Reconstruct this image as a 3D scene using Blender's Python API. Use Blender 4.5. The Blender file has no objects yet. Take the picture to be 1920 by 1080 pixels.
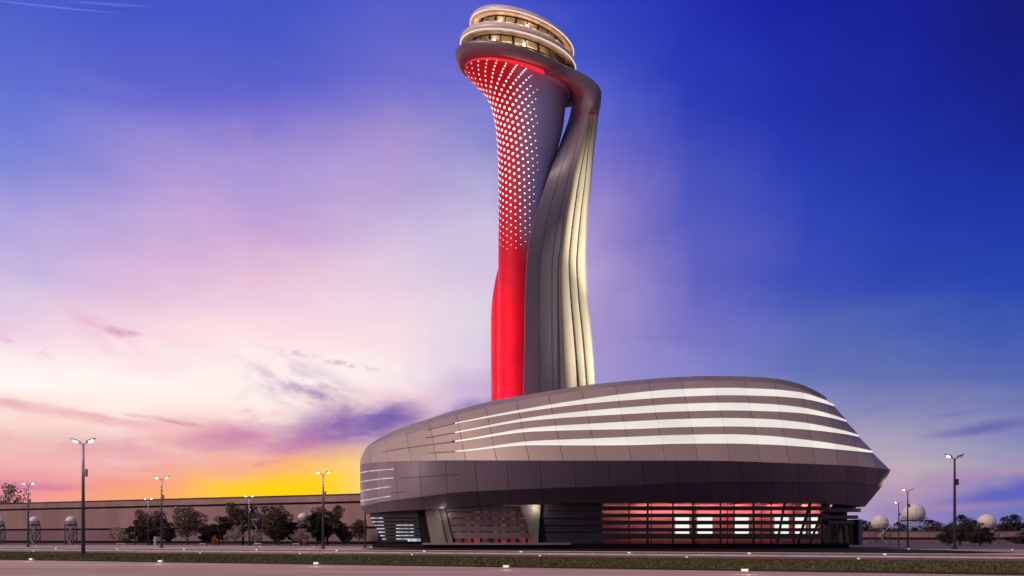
import bpy, math, random
import numpy as np
from math import radians as R, sin, cos, pi
random.seed(7); rng = np.random.default_rng(7)
S = bpy.context.scene
COL = S.collection
F_PX, CX, HY, EYE = 1800.0, 960.0, 1008.0, 1.7     # lens, principal column, horizon row, eye height

def P(px, py, d):
    "point at distance d (m) along the street axis, seen in the direction px,py"
    return np.array([(px-CX)/F_PX*d, d, EYE+(HY-py)/F_PX*d])

# ------------------------------------------------------------------ materials
def lin(c):
    return tuple(((x/255)/12.92 if x/255 <= .04045 else ((x/255+.055)/1.055)**2.4) for x in c)

class NT:
    def __init__(s, tree): s.t = tree; s.n = tree.nodes; s.l = tree.links
    def node(s, typ, **kw):
        n = s.n.new(typ)
        for k, v in kw.items(): setattr(n, k, v)
        return n
    def put(s, sock, val):
        if hasattr(val, 'is_output'): s.l.new(val, sock)
        else: sock.default_value = val
    def math(s, op, a, b=0.0, c=0.0, clamp=False):
        n = s.node('ShaderNodeMath', operation=op, use_clamp=clamp)
        s.put(n.inputs[0], a); s.put(n.inputs[1], b); s.put(n.inputs[2], c)
        return n.outputs[0]
    def mr(s, v, a, b, c=0.0, d=1.0, kind='LINEAR'):
        n = s.node('ShaderNodeMapRange', interpolation_type=kind)
        for i, x in enumerate((v, a, b, c, d)): s.put(n.inputs[i], x)
        return n.outputs[0]
    def mix(s, f, a, b, blend='MIX'):
        n = s.node('ShaderNodeMix', data_type='RGBA', blend_type=blend)
        s.put(n.inputs[0], f)
        for i, x in ((6, a), (7, b)):
            if not hasattr(x, 'is_output') and len(x) == 3: x = (*x, 1)
            s.put(n.inputs[i], x)
        return n.outputs[2]
    def comb(s, x, y, z=0.0):
        n = s.node('ShaderNodeCombineXYZ')
        for i, q in enumerate((x, y, z)): s.put(n.inputs[i], q)
        return n.outputs[0]
    def noise(s, vec, scale, detail=4.0, rough=.55, dist=0.0):
        n = s.node('ShaderNodeTexNoise')
        if vec is not None: s.l.new(vec, n.inputs['Vector'])
        n.inputs['Scale'].default_value = scale; n.inputs['Detail'].default_value = detail
        n.inputs['Roughness'].default_value = rough; n.inputs['Distortion'].default_value = dist
        return n.outputs[0]
    def ramp(s, f, stops, interp='LINEAR'):
        n = s.node('ShaderNodeValToRGB'); r = n.color_ramp; r.interpolation = interp
        stops = sorted(stops)
        while len(r.elements) > 1: r.elements.remove(r.elements[-1])
        r.elements[0].position = stops[0][0]; r.elements[0].color = (*stops[0][1], 1)
        for p, c in stops[1:]:
            e = r.elements.new(p); e.color = (*c, 1)
        s.l.new(f, n.inputs[0]); return n.outputs[0]

def newmat(name):
    m = bpy.data.materials.new(name); m.use_nodes = True
    nt = NT(m.node_tree); b = m.node_tree.nodes['Principled BSDF']
    return m, nt, b
def obj_vec(nt, scale=(1, 1, 1)):
    tc = nt.node('ShaderNodeTexCoord'); mp = nt.node('ShaderNodeMapping')
    nt.l.new(tc.outputs['Object'], mp.inputs[0]); mp.inputs['Scale'].default_value = scale
    return mp.outputs[0]
def mat(name, col, rough=.5, metal=0.0, var=.12, scale=.6, bump=0.0, bscale=4.0, stretch=(1, 1, 1), col2=None, spec=.5):
    m, nt, b = newmat(name)
    v = obj_vec(nt, stretch)
    n = nt.noise(v, scale, 6, .6)
    c2 = col2 if col2 else tuple(x*(1-2.2*var) for x in col)
    c1 = col if col2 else tuple(min(1, x*(1+var)) for x in col)
    nt.l.new(nt.mix(nt.mr(n, .3, .7), c2, c1), b.inputs['Base Color'])
    nt.l.new(nt.mr(nt.noise(v, scale*3, 3), .3, .7, max(.05, rough-.07), min(1, rough+.07)), b.inputs['Roughness'])
    b.inputs['Metallic'].default_value = metal
    b.inputs['Specular IOR Level'].default_value = spec
    if bump:
        bp = nt.node('ShaderNodeBump'); bp.inputs['Strength'].default_value = bump
        bp.inputs['Distance'].default_value = .05
        nt.l.new(nt.noise(v, bscale, 5, .65), bp.inputs['Height']); nt.l.new(bp.outputs[0], b.inputs['Normal'])
    return m
def emat(name, col, strength, var=0.0, scale=.4, base=(.02, .02, .02)):
    m, nt, b = newmat(name)
    b.inputs['Base Color'].default_value = (*base, 1); b.inputs['Roughness'].default_value = .4
    b.inputs['Emission Color'].default_value = (*col, 1)
    if var:
        n = nt.noise(obj_vec(nt), scale, 4)
        nt.l.new(nt.mr(n, .35, .65, strength*(1-var), strength*(1+var)), b.inputs['Emission Strength'])
    else: b.inputs['Emission Strength'].default_value = strength
    return m

def panel_mat(name, col, rough, su, lean, sv=0.0, metal=.0, dark=.35, w=.06, var=.05, mott=(.93, 1.05)):
    "cladding with open joints every su metres along the wall (UV in metres) and slight tone differences from panel to panel"
    m, nt, b = newmat(name)
    uv = nt.node('ShaderNodeUVMap'); sx = nt.node('ShaderNodeSeparateXYZ'); nt.l.new(uv.outputs[0], sx.inputs[0])
    u = nt.math('ADD', sx.outputs[0], nt.math('MULTIPLY', sx.outputs[1], lean))
    q = nt.math('DIVIDE', u, su); fr = nt.math('FRACT', q)
    dist = nt.math('MULTIPLY', nt.math('MINIMUM', fr, nt.math('SUBTRACT', 1.0, fr)), su)
    line = nt.mr(dist, w*.5, w, 1, 0)
    cell = nt.math('FLOOR', q)
    if sv:
        qv = nt.math('DIVIDE', sx.outputs[1], sv); fv = nt.math('FRACT', qv)
        dv = nt.math('MULTIPLY', nt.math('MINIMUM', fv, nt.math('SUBTRACT', 1.0, fv)), sv)
        line = nt.math('MAXIMUM', line, nt.mr(dv, w*.5, w, 1, 0))
        cell = nt.math('ADD', cell, nt.math('MULTIPLY', nt.math('FLOOR', qv), 7.31))
    wn = nt.node('ShaderNodeTexWhiteNoise', noise_dimensions='1D'); nt.l.new(cell, wn.inputs['W'])
    tone = nt.mr(wn.outputs['Value'], 0, 1, 1-var, 1+var)
    fine = nt.mr(nt.noise(obj_vec(nt, (1, 1, .25)), .5 if mott[0] > .9 else .12, 6, .65), .3, .7, *mott)
    k = nt.math('MULTIPLY', nt.math('MULTIPLY', tone, fine), nt.mr(line, 0, 1, 1, dark))
    g = nt.comb(k, k, k)
    nt.l.new(nt.mix(1.0, (*col, 1), g, 'MULTIPLY'), b.inputs['Base Color'])
    b.inputs['Roughness'].default_value = rough; b.inputs['Metallic'].default_value = metal
    bp = nt.node('ShaderNodeBump', invert=True); bp.inputs['Strength'].default_value = .6; bp.inputs['Distance'].default_value = .06
    nt.l.new(line, bp.inputs['Height']); nt.l.new(bp.outputs[0], b.inputs['Normal'])
    return m

M = {}
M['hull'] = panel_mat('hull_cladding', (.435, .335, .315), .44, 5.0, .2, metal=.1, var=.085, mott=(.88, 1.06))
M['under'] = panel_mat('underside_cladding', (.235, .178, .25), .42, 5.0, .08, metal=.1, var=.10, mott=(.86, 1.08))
M['lip'] = mat('roof_lip_metal', (.40, .35, .34), .33, .4, .06)
M['roof'] = mat('roof_membrane', (.22, .2, .2), .8)
M['joint'] = mat('joint_dark', (.07, .055, .06), .8)
m, nt, b = newmat('backlit_band'); M['band'] = m
uvn = nt.node('ShaderNodeUVMap'); sxx = nt.node('ShaderNodeSeparateXYZ'); nt.l.new(uvn.outputs[0], sxx.inputs[0])
q_ = nt.math('DIVIDE', nt.math('ADD', sxx.outputs[0], nt.math('MULTIPLY', sxx.outputs[1], .2)), 5.0); f_ = nt.math('FRACT', q_)
sm = nt.mr(nt.math('MULTIPLY', nt.math('MINIMUM', f_, nt.math('SUBTRACT', 1.0, f_)), 5.0), .02, .05, .72, 1.0)
wn_ = nt.node('ShaderNodeTexWhiteNoise', noise_dimensions='1D'); nt.l.new(nt.math('FLOOR', q_), wn_.inputs['W'])
b.inputs['Base Color'].default_value = (.5, .5, .5, 1); b.inputs['Emission Color'].default_value = (1.0, .925, .86, 1)
nz_ = nt.mr(nt.noise(obj_vec(nt, (.4, .4, 1)), .3, 5), .3, .7, .86, 1.0)
nt.l.new(nt.math('MULTIPLY', nt.math('MULTIPLY', sm, nt.mr(wn_.outputs['Value'], 0, 1, .80, .90)), nz_), b.inputs['Emission Strength'])
M['slotlight'] = emat('slot_light', (1.0, .85, .85), .52, .45, .5)
M['shaft'] = mat('shaft_pearl_red_wash', (.40, .46, .82), .42, .5, .02, .2)
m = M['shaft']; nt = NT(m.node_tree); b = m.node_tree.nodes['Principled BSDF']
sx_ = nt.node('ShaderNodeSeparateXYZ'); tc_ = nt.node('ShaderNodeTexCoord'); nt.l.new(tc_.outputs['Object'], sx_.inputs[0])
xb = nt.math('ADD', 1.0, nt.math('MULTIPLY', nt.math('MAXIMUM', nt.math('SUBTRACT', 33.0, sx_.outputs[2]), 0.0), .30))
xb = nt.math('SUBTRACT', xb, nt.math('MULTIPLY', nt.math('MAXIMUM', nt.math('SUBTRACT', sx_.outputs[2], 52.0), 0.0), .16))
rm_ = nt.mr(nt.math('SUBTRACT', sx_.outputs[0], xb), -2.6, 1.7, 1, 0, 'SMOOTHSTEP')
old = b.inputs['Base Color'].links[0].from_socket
nt.l.new(nt.mix(rm_, old, (.60, .012, .05)), b.inputs['Base Color']); b.inputs['Metallic'].default_value = .3  # red floodlight wash put into the base colour, fading to pearl
M['fin'] = mat('fin_cladding', (.185, .17, .235), .5, .1, .04, .12, stretch=(1, 1, .25))
M['rib'] = mat('rib_cladding', (.36, .335, .31), .45, .0, .03, .15)
M['collar'] = mat('collar_cladding', (.20, .15, .195), .4, .2, .04, .2)
M['rim'] = mat('cab_rim_paint', (.84, .73, .69), .3, .0, .03)
M['soffit'] = mat('cab_soffit', (.5, .38, .28), .5)
M['mull'] = mat('mullion_dark', (.02, .02, .025), .4)
M['cabglow'] = emat('cab_lit_interior', (1.0, .62, .29), 1.2, .45, .9)
M['caplamp'] = emat('cab_lamp', (1.0, .85, .6), 9.0)
M['rimline'] = emat('rim_line_light', (1.0, .78, .70), .95)
M['redline'] = emat('red_line_light', (1.0, .02, .03), .95)
M['dot'] = emat('dot_light', (1.0, .86, .84), 1.6)
M['concrete'] = mat('pale_concrete', (.22, .19, .188), .7, 0, .1, .5)
M['slat'] = mat('louvre_dark', (.055, .05, .075), .45, .2, .1, .4)
M['slatgrey'] = mat('louvre_grey', (.22, .18, .20), .45, .2, .1, .4)
M['dark'] = mat('dark_metal', (.025, .022, .032), .5)
M['black'] = mat('plinth_black', (.016, .013, .016), .8, spec=.08)
M['redroom'] = emat('red_lit_hall', (.80, .10, .16), .17, .8, .5)
M['redpaint'] = mat('red_hall_wall', (.75, .36, .35), .7, 0, .12, .35)
M['pinkroom'] = emat('pink_lit_hall', (1.0, .27, .27), .62, .35, .3)
M['whitewin'] = emat('white_lit_window', (1.0, .93, .84), 1.05, .1)
M['slit'] = emat('slit_light', (.85, .88, 1.0), .6, .6, .8)
M['pole'] = mat('pole_paint', (.045, .03, .05), .4, .3, .1)
M['lamp'] = emat('street_lamp_lens', (1.0, .90, .80), 4.5)
M['lampoff'] = mat('lamp_lens_off', (.45, .45, .5), .25)
M['glight'] = emat('ground_lamp_lens', (1.0, .93, .82), .95)
M['gbox'] = mat('ground_lamp_box', (.45, .42, .40), .5)
M['dome'] = mat('radome_panel', (.78, .72, .68), .38, 0, .05, .8)
M['steel'] = mat('lattice_steel', (.10, .085, .14), .5, .3)
M['galv'] = mat('ladder_galvanised', (.6, .58, .62), .4, .3)
M['hall'] = panel_mat('hall_cladding', (.40, .255, .268), .75, 9.0, 0, 0, dark=.82, w=.10, var=.04, mott=(.72, 1.15))
M['hallgroove'] = mat('hall_recess', (.07, .05, .06), .8)
M['halldado'] = mat('hall_lower_wall', (.27, .175, .22), .75, 0, .1, .1)
M['bark'] = mat('bark', (.06, .045, .04), .9)
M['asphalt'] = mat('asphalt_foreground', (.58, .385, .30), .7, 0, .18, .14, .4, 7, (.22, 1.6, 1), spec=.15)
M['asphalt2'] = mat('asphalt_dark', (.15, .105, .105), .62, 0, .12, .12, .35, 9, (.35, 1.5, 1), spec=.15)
M['apron'] = mat('apron_ground', (.16, .115, .11), .8, 0, .15, .05, spec=.1)
M['verge'] = mat('dry_verge', (.24, .155, .115), .95, 0, .25, .5, .6, 3, col2=(.12, .075, .05))
M['path'] = mat('pale_pavement', (.40, .29, .255), .8, 0, .1, .15, spec=.1)
M['kerb'] = mat('kerb_concrete', (.72, .60, .55), .7, 0, .12, .6)
M['kerbdark'] = mat('kerb_dark', (.035, .03, .025), .85)
M['soil'] = mat('grass_soil', (.055, .055, .03), .95, 0, .3, .8, .6, 3, col2=(.03, .03, .015))
def leafmat(name, c1, c2):
    m, nt, b = newmat(name)
    g = nt.node('ShaderNodeNewGeometry')
    n = nt.noise(obj_vec(nt), .9, 3)
    f = nt.math('ADD', nt.math('MULTIPLY', g.outputs['Random Per Island'], .55), nt.mr(n, .3, .7, 0, .45), clamp=True)
    nt.l.new(nt.mix(nt.math('POWER', f, 2.2), c1, c2), b.inputs['Base Color'])
    b.inputs['Roughness'].default_value = .7; b.inputs['Specular IOR Level'].default_value = .2
    return m
M['leafdark'] = leafmat('leaf_dark', (.012, .011, .013), (.10, .07, .06))
M['leafmid'] = leafmat('leaf_mid', (.024, .018, .019), (.42, .28, .21))  # bright end puts warm lamplight on the leaves into the colour
M['leafpale'] = leafmat('leaf_pale', (.26, .19, .165), (.74, .60, .53))
M['leafgreen'] = leafmat('leaf_green', (.016, .017, .016), (.16, .14, .095))
M['leaforange'] = leafmat('leaf_orange', (.30, .08, .02), (.60, .22, .06))
M['blade'] = leafmat('grass_blade', (.06, .062, .02), (.36, .31, .12))
# glass
m, nt, b = newmat('cab_glass')
tr = nt.node('ShaderNodeBsdfTransparent'); gl = nt.node('ShaderNodeBsdfGlossy'); gl.inputs['Roughness'].default_value = .05
tr.inputs['Color'].default_value = (.92, .92, .92, 1)
mx = nt.node('ShaderNodeMixShader'); mx.inputs[0].default_value = .10
nt.l.new(tr.outputs[0], mx.inputs[1]); nt.l.new(gl.outputs[0], mx.inputs[2])
nt.l.new(mx.outputs[0], m.node_tree.nodes['Material Output'].inputs[0]); M['glass'] = m

# ------------------------------------------------------------------ shapes
def loft(rings, closed=True, cap0=False, cap1=False):
    n = len(rings[0]); V = np.concatenate([np.asarray(r, float) for r in rings]); Fc = []
    for i in range(len(rings)-1):
        for j in range(n if closed else n-1):
            k = (j+1) % n
            Fc.append((i*n+j, i*n+k, (i+1)*n+k, (i+1)*n+j))
    if cap0: Fc.append(tuple(range(n-1, -1, -1)))
    if cap1: Fc.append(tuple((len(rings)-1)*n+j for j in range(n)))
    return V, Fc
def join(parts):
    V, Fc, o = [], [], 0
    for v, f in parts:
        V.append(np.asarray(v, float)); Fc += [tuple(i+o for i in q) for q in f]; o += len(v)
    return np.concatenate(V), Fc
def box(c, s, rz=0.0):
    x, y, z = [q/2 for q in s]
    v = np.array([[-x,-y,-z],[x,-y,-z],[x,y,-z],[-x,y,-z],[-x,-y,z],[x,-y,z],[x,y,z],[-x,y,z]])
    if rz: v = v @ np.array([[cos(rz), sin(rz), 0], [-sin(rz), cos(rz), 0], [0, 0, 1]])
    return v+np.array(c), [(3,2,1,0),(4,5,6,7),(0,1,5,4),(1,2,6,5),(2,3,7,6),(3,0,4,7)]
def tube(path, rad, n=8, caps=True):
    path = [np.asarray(p, float) for p in path]
    if not hasattr(rad, '__len__'): rad = [rad]*len(path)
    rings = []
    for i, p in enumerate(path):
        d = path[min(i+1, len(path)-1)]-path[max(i-1, 0)]; d = d/np.linalg.norm(d)
        a = np.cross(d, [0, 1, 0] if abs(d[1]) < .9 else [1, 0, 0]); a /= np.linalg.norm(a); b_ = np.cross(d, a)
        rings.append([p+rad[i]*(cos(2*pi*k/n)*a+sin(2*pi*k/n)*b_) for k in range(n)])
    return loft(rings, True, caps, caps)
def catmull(rows, sub):
    A = np.array(rows, float); out = []
    for i in range(len(A)-1):
        p0, p1, p2, p3 = A[max(i-1, 0)], A[i], A[i+1], A[min(i+2, len(A)-1)]
        for s in range(sub):
            t = s/sub
            out.append(.5*((2*p1)+(p2-p0)*t+(2*p0-5*p1+4*p2-p3)*t*t+(3*p1-p0-3*p2+p3)*t**3))
    out.append(A[-1]); return np.array(out)
def pchip(xs, ys):
    xs, ys = np.array(xs, float), np.array(ys, float)
    h = np.diff(xs); dl = np.diff(ys)/h; d = np.zeros(len(xs))
    d[0], d[-1] = dl[0], dl[-1]
    for i in range(1, len(xs)-1):
        if dl[i-1]*dl[i] > 0:
            w1, w2 = 2*h[i]+h[i-1], h[i]+2*h[i-1]
            d[i] = (w1+w2)/(w1/dl[i-1]+w2/dl[i])
    def f(x):
        x = np.clip(np.asarray(x, float), xs[0], xs[-1])
        k = np.clip(np.searchsorted(xs, x)-1, 0, len(h)-1)
        t = (x-xs[k])/h[k]
        return (ys[k]*(1+2*t)*(1-t)**2+h[k]*d[k]*t*(1-t)**2+ys[k+1]*t*t*(3-2*t)+h[k]*d[k+1]*t*t*(t-1))
    return f
def curve(pts): return pchip(*zip(*pts))

# ------------------------------------------------------------------ objects
ORG = {}
def thing(name, label, cat, loc, group=None):
    o = bpy.data.objects.new(name, None); COL.objects.link(o); o.location = [float(q) for q in loc]
    o['label'] = label; o['category'] = cat
    if group: o['group'] = group
    ORG[o] = np.array(loc, float); return o
def part(name, geo, m, parent=None, smooth=True, uv=None, angle=35, label=None):
    V, Fc = geo
    org = ORG.get(parent, np.zeros(3)) if parent is not None else np.zeros(3)
    me = bpy.data.meshes.new(name); me.from_pydata((np.asarray(V, float)-org).tolist(), [], Fc)
    if uv is not None:
        l = me.uv_layers.new(name='UVMap'); idx = np.empty(len(me.loops), np.int32); me.loops.foreach_get('vertex_index', idx)
        l.data.foreach_set('uv', np.asarray(uv, np.float32)[idx].ravel())
    me.materials.append(m)
    if smooth:
        me.polygons.foreach_set('use_smooth', [True]*len(me.polygons)); me.set_sharp_from_angle(angle=R(angle))
    me.update()
    o = bpy.data.objects.new(name, me); COL.objects.link(o)
    if parent is not None: o.parent = parent
    ORG[o] = org
    if label: o['label'] = label
    return o
def struct(name, geo, m, **k):
    o = part(name, geo, m, None, **k); o['kind'] = 'structure'; return o
def copy_tree(o, parent=None):
    c = o.copy(); COL.objects.link(c); c.parent = parent
    for ch in list(o.children): copy_tree(ch, c)
    return c
def dup(o, loc, rz, sc, label, group=None):
    c = copy_tree(o); c.location = [float(q) for q in loc]; c.rotation_euler = (0, 0, rz); c.scale = sc if hasattr(sc, '__len__') else (sc,)*3
    c['label'] = label
    if group: c['group'] = group
    return c

# ------------------------------------------------------------------ camera
cam = bpy.data.cameras.new('camera'); co = bpy.data.objects.new('camera', cam); COL.objects.link(co)
co.location = (0, 0, EYE); co.rotation_euler = (R(90), 0, 0)
cam.sensor_width = 36; cam.lens = F_PX/1920*36; cam.shift_y = (HY-540)/1920; cam.clip_end = 20000; cam.clip_start = .1
S.camera = co

# ------------------------------------------------------------------ sky
W = bpy.data.worlds.new('World'); S.world = W; W.use_nodes = True
nt = NT(W.node_tree); bg = W.node_tree.nodes['Background']
tc = nt.node('ShaderNodeTexCoord'); sep = nt.node('ShaderNodeSeparateXYZ'); nt.l.new(tc.outputs['Generated'], sep.inputs[0])
dx, dy, dz = sep.outputs
az0 = nt.math('ARCTAN2', dx, dy)
hyp = nt.math('SQRT', nt.math('ADD', nt.math('MULTIPLY', dx, dx), nt.math('ADD', nt.math('MULTIPLY', dy, dy), 1e-5)))
el0 = nt.math('DIVIDE', dz, hyp)
n1 = nt.noise(tc.outputs['Generated'], 5.0, 5, .55, .3)
mpn = nt.node('ShaderNodeMapping'); mpn.inputs['Scale'].default_value = (1, 1, 3); mpn.inputs['Location'].default_value = (3, 1, 7)
nt.l.new(tc.outputs['Generated'], mpn.inputs[0])
n2 = nt.noise(mpn.outputs[0], 5.0, 5, .55, .3)
az = nt.math('ADD', az0, nt.mr(n1, .3, .7, -.034, .034))
el = nt.math('ADD', el0, nt.mr(n2, .3, .7, -.018, .018))
VMAX = .60
def ang(px, py):
    a = math.atan((px-CX)/F_PX); return a, (HY-py)/F_PX*cos(a)
ef = nt.math('DIVIDE', el, VMAX, clamp=True)
SKY = [
 (0,   [(0,(74,95,203)),(135,(96,110,210)),(270,(122,133,215)),(400,(165,155,220)),(470,(190,175,222)),(540,(212,192,226)),(620,(240,212,228)),(680,(254,238,238)),(730,(255,246,242)),(765,(253,232,226)),(800,(246,205,196)),(850,(238,170,172)),(895,(226,140,162)),(950,(242,152,160))]),
 (240, [(0,(66,86,200)),(135,(92,98,205)),(230,(130,125,212)),(330,(168,148,215)),(430,(195,170,217)),(500,(216,180,220)),(560,(226,192,218)),(640,(249,220,228)),(720,(255,245,241)),(780,(254,236,230)),(830,(246,206,204)),(870,(240,172,170)),(910,(240,156,138)),(950,(246,166,112))]),
 (480, [(0,(66,85,197)),(135,(88,95,203)),(200,(118,110,208)),(270,(150,135,210)),(340,(172,152,215)),(430,(208,170,215)),(500,(230,192,216)),(570,(241,208,226)),(640,(252,224,228)),(720,(252,240,237)),(780,(248,222,218)),(820,(230,176,182)),(860,(240,168,138)),(893,(251,194,72)),(940,(255,207,16))]),
 (620, [(0,(75,88,199)),(135,(98,102,204)),(200,(128,119,207)),(270,(158,139,209)),(340,(178,157,214)),(430,(207,180,218)),(500,(227,196,220)),(570,(240,210,226)),(650,(252,226,230)),(730,(252,240,238)),(790,(245,215,215)),(825,(236,185,180)),(860,(245,200,130)),(895,(254,208,60)),(940,(255,210,25))]),
 (740, [(0,(82,92,200)),(135,(110,108,205)),(200,(138,128,206)),(270,(165,142,208)),(340,(182,160,212)),(430,(207,186,220)),(500,(224,200,224)),(570,(236,210,226)),(650,(246,222,230)),(720,(246,232,235)),(780,(238,205,215)),(840,(246,208,180)),(880,(250,212,150)),(940,(250,205,110))]),
 (900, [(0,(82,90,202)),(135,(112,114,207)),(200,(128,126,208)),(270,(146,143,208)),(340,(172,165,214)),(430,(204,190,222)),(540,(214,200,226)),(620,(222,210,228)),(680,(222,205,226)),(740,(205,180,215)),(850,(220,190,210)),(950,(230,190,190))]),
 (1130,[(0,(50,66,192)),(100,(66,84,198)),(200,(98,106,206)),(300,(122,114,202)),(400,(150,132,200)),(500,(160,142,204)),(600,(164,146,204)),(680,(170,152,204)),(720,(166,150,208)),(900,(190,160,200))]),
 (1310,[(0,(34,46,177)),(100,(38,54,181)),(200,(46,62,184)),(300,(66,76,186)),(400,(80,88,190)),(500,(96,97,190)),(600,(115,111,196)),(700,(130,128,201)),(900,(180,155,198))]),
 (1500,[(0,(24,34,163)),(200,(33,49,172)),(400,(42,64,181)),(500,(60,78,184)),(600,(80,96,182)),(700,(97,113,182)),(800,(128,134,187)),(900,(184,165,187))]),
 (1700,[(0,(20,28,146)),(200,(24,38,153)),(400,(31,56,171)),(520,(46,71,176)),(620,(74,97,178)),(700,(97,111,177)),(780,(133,134,182)),(835,(164,157,187)),(880,(190,172,184)),(930,(180,150,180)),(965,(148,133,186)),(1008,(130,126,188))]),
 (1920,[(0,(18,24,122)),(200,(20,30,140)),(400,(24,50,165)),(520,(33,66,175)),(620,(58,86,176)),(700,(86,104,177)),(780,(116,122,182)),(840,(147,146,186)),(885,(160,146,182)),(925,(118,114,186)),(965,(112,115,185)),(1008,(108,110,186))]),
]
col = None; prev = None
for px, st in SKY:
    a, _ = ang(px, 0)
    stops = [(min(1, max(0, (HY-y)/F_PX*cos(a)/VMAX)), lin(c)) for y, c in st]
    stops.append((1.0, tuple(q*.9 for q in lin(st[0][1]))))
    rp = nt.ramp(ef, stops)
    if col is None: col = rp
    else: col = nt.mix(nt.mr(az, prev, a), col, rp)
    prev = a
# clouds: soft patches placed by compass direction and height, broken up by noise
azc = nt.math('ADD', az0, nt.mr(n1, .3, .7, -.010, .010)); elc = nt.math('ADD', el0, nt.mr(n2, .3, .7, -.006, .006))
def cloud(px, py, rx, ry, rot, c, amt, nscale=40.0, stretch=3.0, thr=(.38, .62), soft=.0, raw=False):
    global col
    a, v = ang(px, py); ca = math.cos(a)
    x = nt.math('MULTIPLY', nt.math('SUBTRACT', az0 if raw else azc, a), F_PX)
    y = nt.math('MULTIPLY', nt.math('SUBTRACT', el0 if raw else elc, v), F_PX)
    t = R(rot)
    u = nt.math('ADD', nt.math('MULTIPLY', x, cos(t)), nt.math('MULTIPLY', y, sin(t)))
    w = nt.math('SUBTRACT', nt.math('MULTIPLY', y, cos(t)), nt.math('MULTIPLY', x, sin(t)))
    uu = nt.math('DIVIDE', u, rx); ww = nt.math('DIVIDE', w, ry)
    r = nt.math('SQRT', nt.math('ADD', nt.math('MULTIPLY', uu, uu), nt.math('MULTIPLY', ww, ww)))
    mk = nt.mr(r, soft, 1.0, 1, 0, 'SMOOTHSTEP')
    nz = nt.noise(nt.comb(nt.math('MULTIPLY', u, 1/stretch), w, px*1.7), nscale/1000.0, 7, .58, .2)
    k = nt.math('MULTIPLY', nt.mr(nz, thr[0], thr[1], 0, 1, 'SMOOTHSTEP'), mk)
    col = nt.mix(nt.math('MULTIPLY', k, amt), col, lin(c))
cloud(650, 800, 230, 62, 6, (130, 92, 172), .92, 14, 3.2, (.30, .58), .15)
cloud(700, 790, 120, 36, 8, (100, 80, 170), .85, 16, 2.5, (.28, .55), .2)
cloud(890, 772, 100, 30, 14, (112, 92, 178), .9, 16, 3, (.3, .55), .2)
cloud(530, 820, 200, 40, 2, (190, 112, 165), .9, 16, 4, (.34, .6), .2)
cloud(560, 725, 170, 60, -22, (180, 152, 192), .8, 20, 2.8, (.42, .62), .1)
cloud(470, 770, 80, 50, 40, (222, 172, 190), .8, 22, 2.2, (.42, .62), .1)
cloud(600, 750, 90, 28, -26, (150, 116, 172), .85, 24, 2.2, (.38, .6), .1)
cloud(170, 787, 330, 13, -6.5, (226, 160, 172), .85, 18, 7, (.30, .58), .2)
cloud(330, 797, 120, 8, -8, (214, 140, 165), .9, 26, 5, (.36, .6), .1)
cloud(225, 625, 46, 13, -4, (205, 138, 186), .95, 40, 3, (.30, .55), .1)
cloud(190, 625, 120, 40, -28, (232, 178, 205), .7, 22, 3, (.36, .62), .1)
cloud(30, 645, 80, 22, -22, (226, 178, 205), .8, 30, 2, (.40, .62), .1)
cloud(560, 668, 55, 10, -10, (205, 178, 200), .8, 60, 1.8, (.42, .6), .1)
cloud(650, 694, 80, 8, -9, (205, 178, 200), .8, 70, 1.6, (.42, .6), .1)
cloud(400, 660, 300, 60, 5, (246, 205, 218), .5, 12, 4, (.45, .65), .1)
cloud(470, 265, 40, 70, 70, (168, 138, 208), .55, 14, 2, (.35, .6), .0)
cloud(490, 310, 22, 60, 35, (178, 140, 205), .55, 14, 2, (.35, .6), .0)
cloud(720, 265, 140, 60, 12, (178, 146, 208), .5, 10, 2, (.38, .62), .0)
cloud(60, 908, 120, 12, 0, (186, 108, 162), .9, 16, 6, (.30, .6), .2)
cloud(300, 850, 260, 14, -3, (228, 150, 158), .6, 16, 7, (.40, .62), .1)
cloud(260, 838, 330, 34, -2, (206, 138, 166), .55, 15, 6, (.40, .62), .1)
cloud(430, 832, 200, 26, 4, (196, 130, 172), .7, 18, 5, (.38, .6), .1)
cloud(120, 835, 260, 24, -4, (216, 142, 156), .55, 15, 7, (.38, .6), .1)
cloud(620, 858, 110, 20, 6, (214, 160, 140), .5, 20, 4, (.38, .6), .1)
cloud(330, 878, 180, 14, -2, (222, 136, 140), .5, 20, 6, (.40, .6), .1)
cloud(480, 868, 40, 10, 12, (200, 128, 130), .75, 30, 3, (.38, .6), .1)
cloud(500, 922, 200, 36, 0, (255, 208, 4), .8, 8, 6, (.25, .5), .2)
cloud(1850, 803, 130, 13, 7, (98, 96, 172), .8, 16, 6, (.34, .6), .1)
cloud(1760, 783, 90, 7, 4, (108, 108, 180), .6, 20, 6, (.38, .6), .1)
cloud(1840, 893, 150, 12, 6, (186, 140, 176), .7, 14, 7, (.34, .6), .2)
cloud(1890, 925, 130, 20, 8, (86, 94, 190), .85, 10, 7, (.28, .55), .2)
cloud(1800, 952, 170, 10, 3, (166, 128, 180), .6, 12, 7, (.34, .6), .2)
cloud(1250, 640, 120, 14, 3, (112, 104, 182), .4, 16, 6, (.36, .6), .1)
cloud(90, 12, 150, 2.4, 7, (125, 140, 224), .5, 30, 14, (.2, .5), .2, True)
cloud(205, 8, 90, 4, 8, (112, 120, 216), .5, 30, 14, (.2, .5), .2, True)
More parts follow.
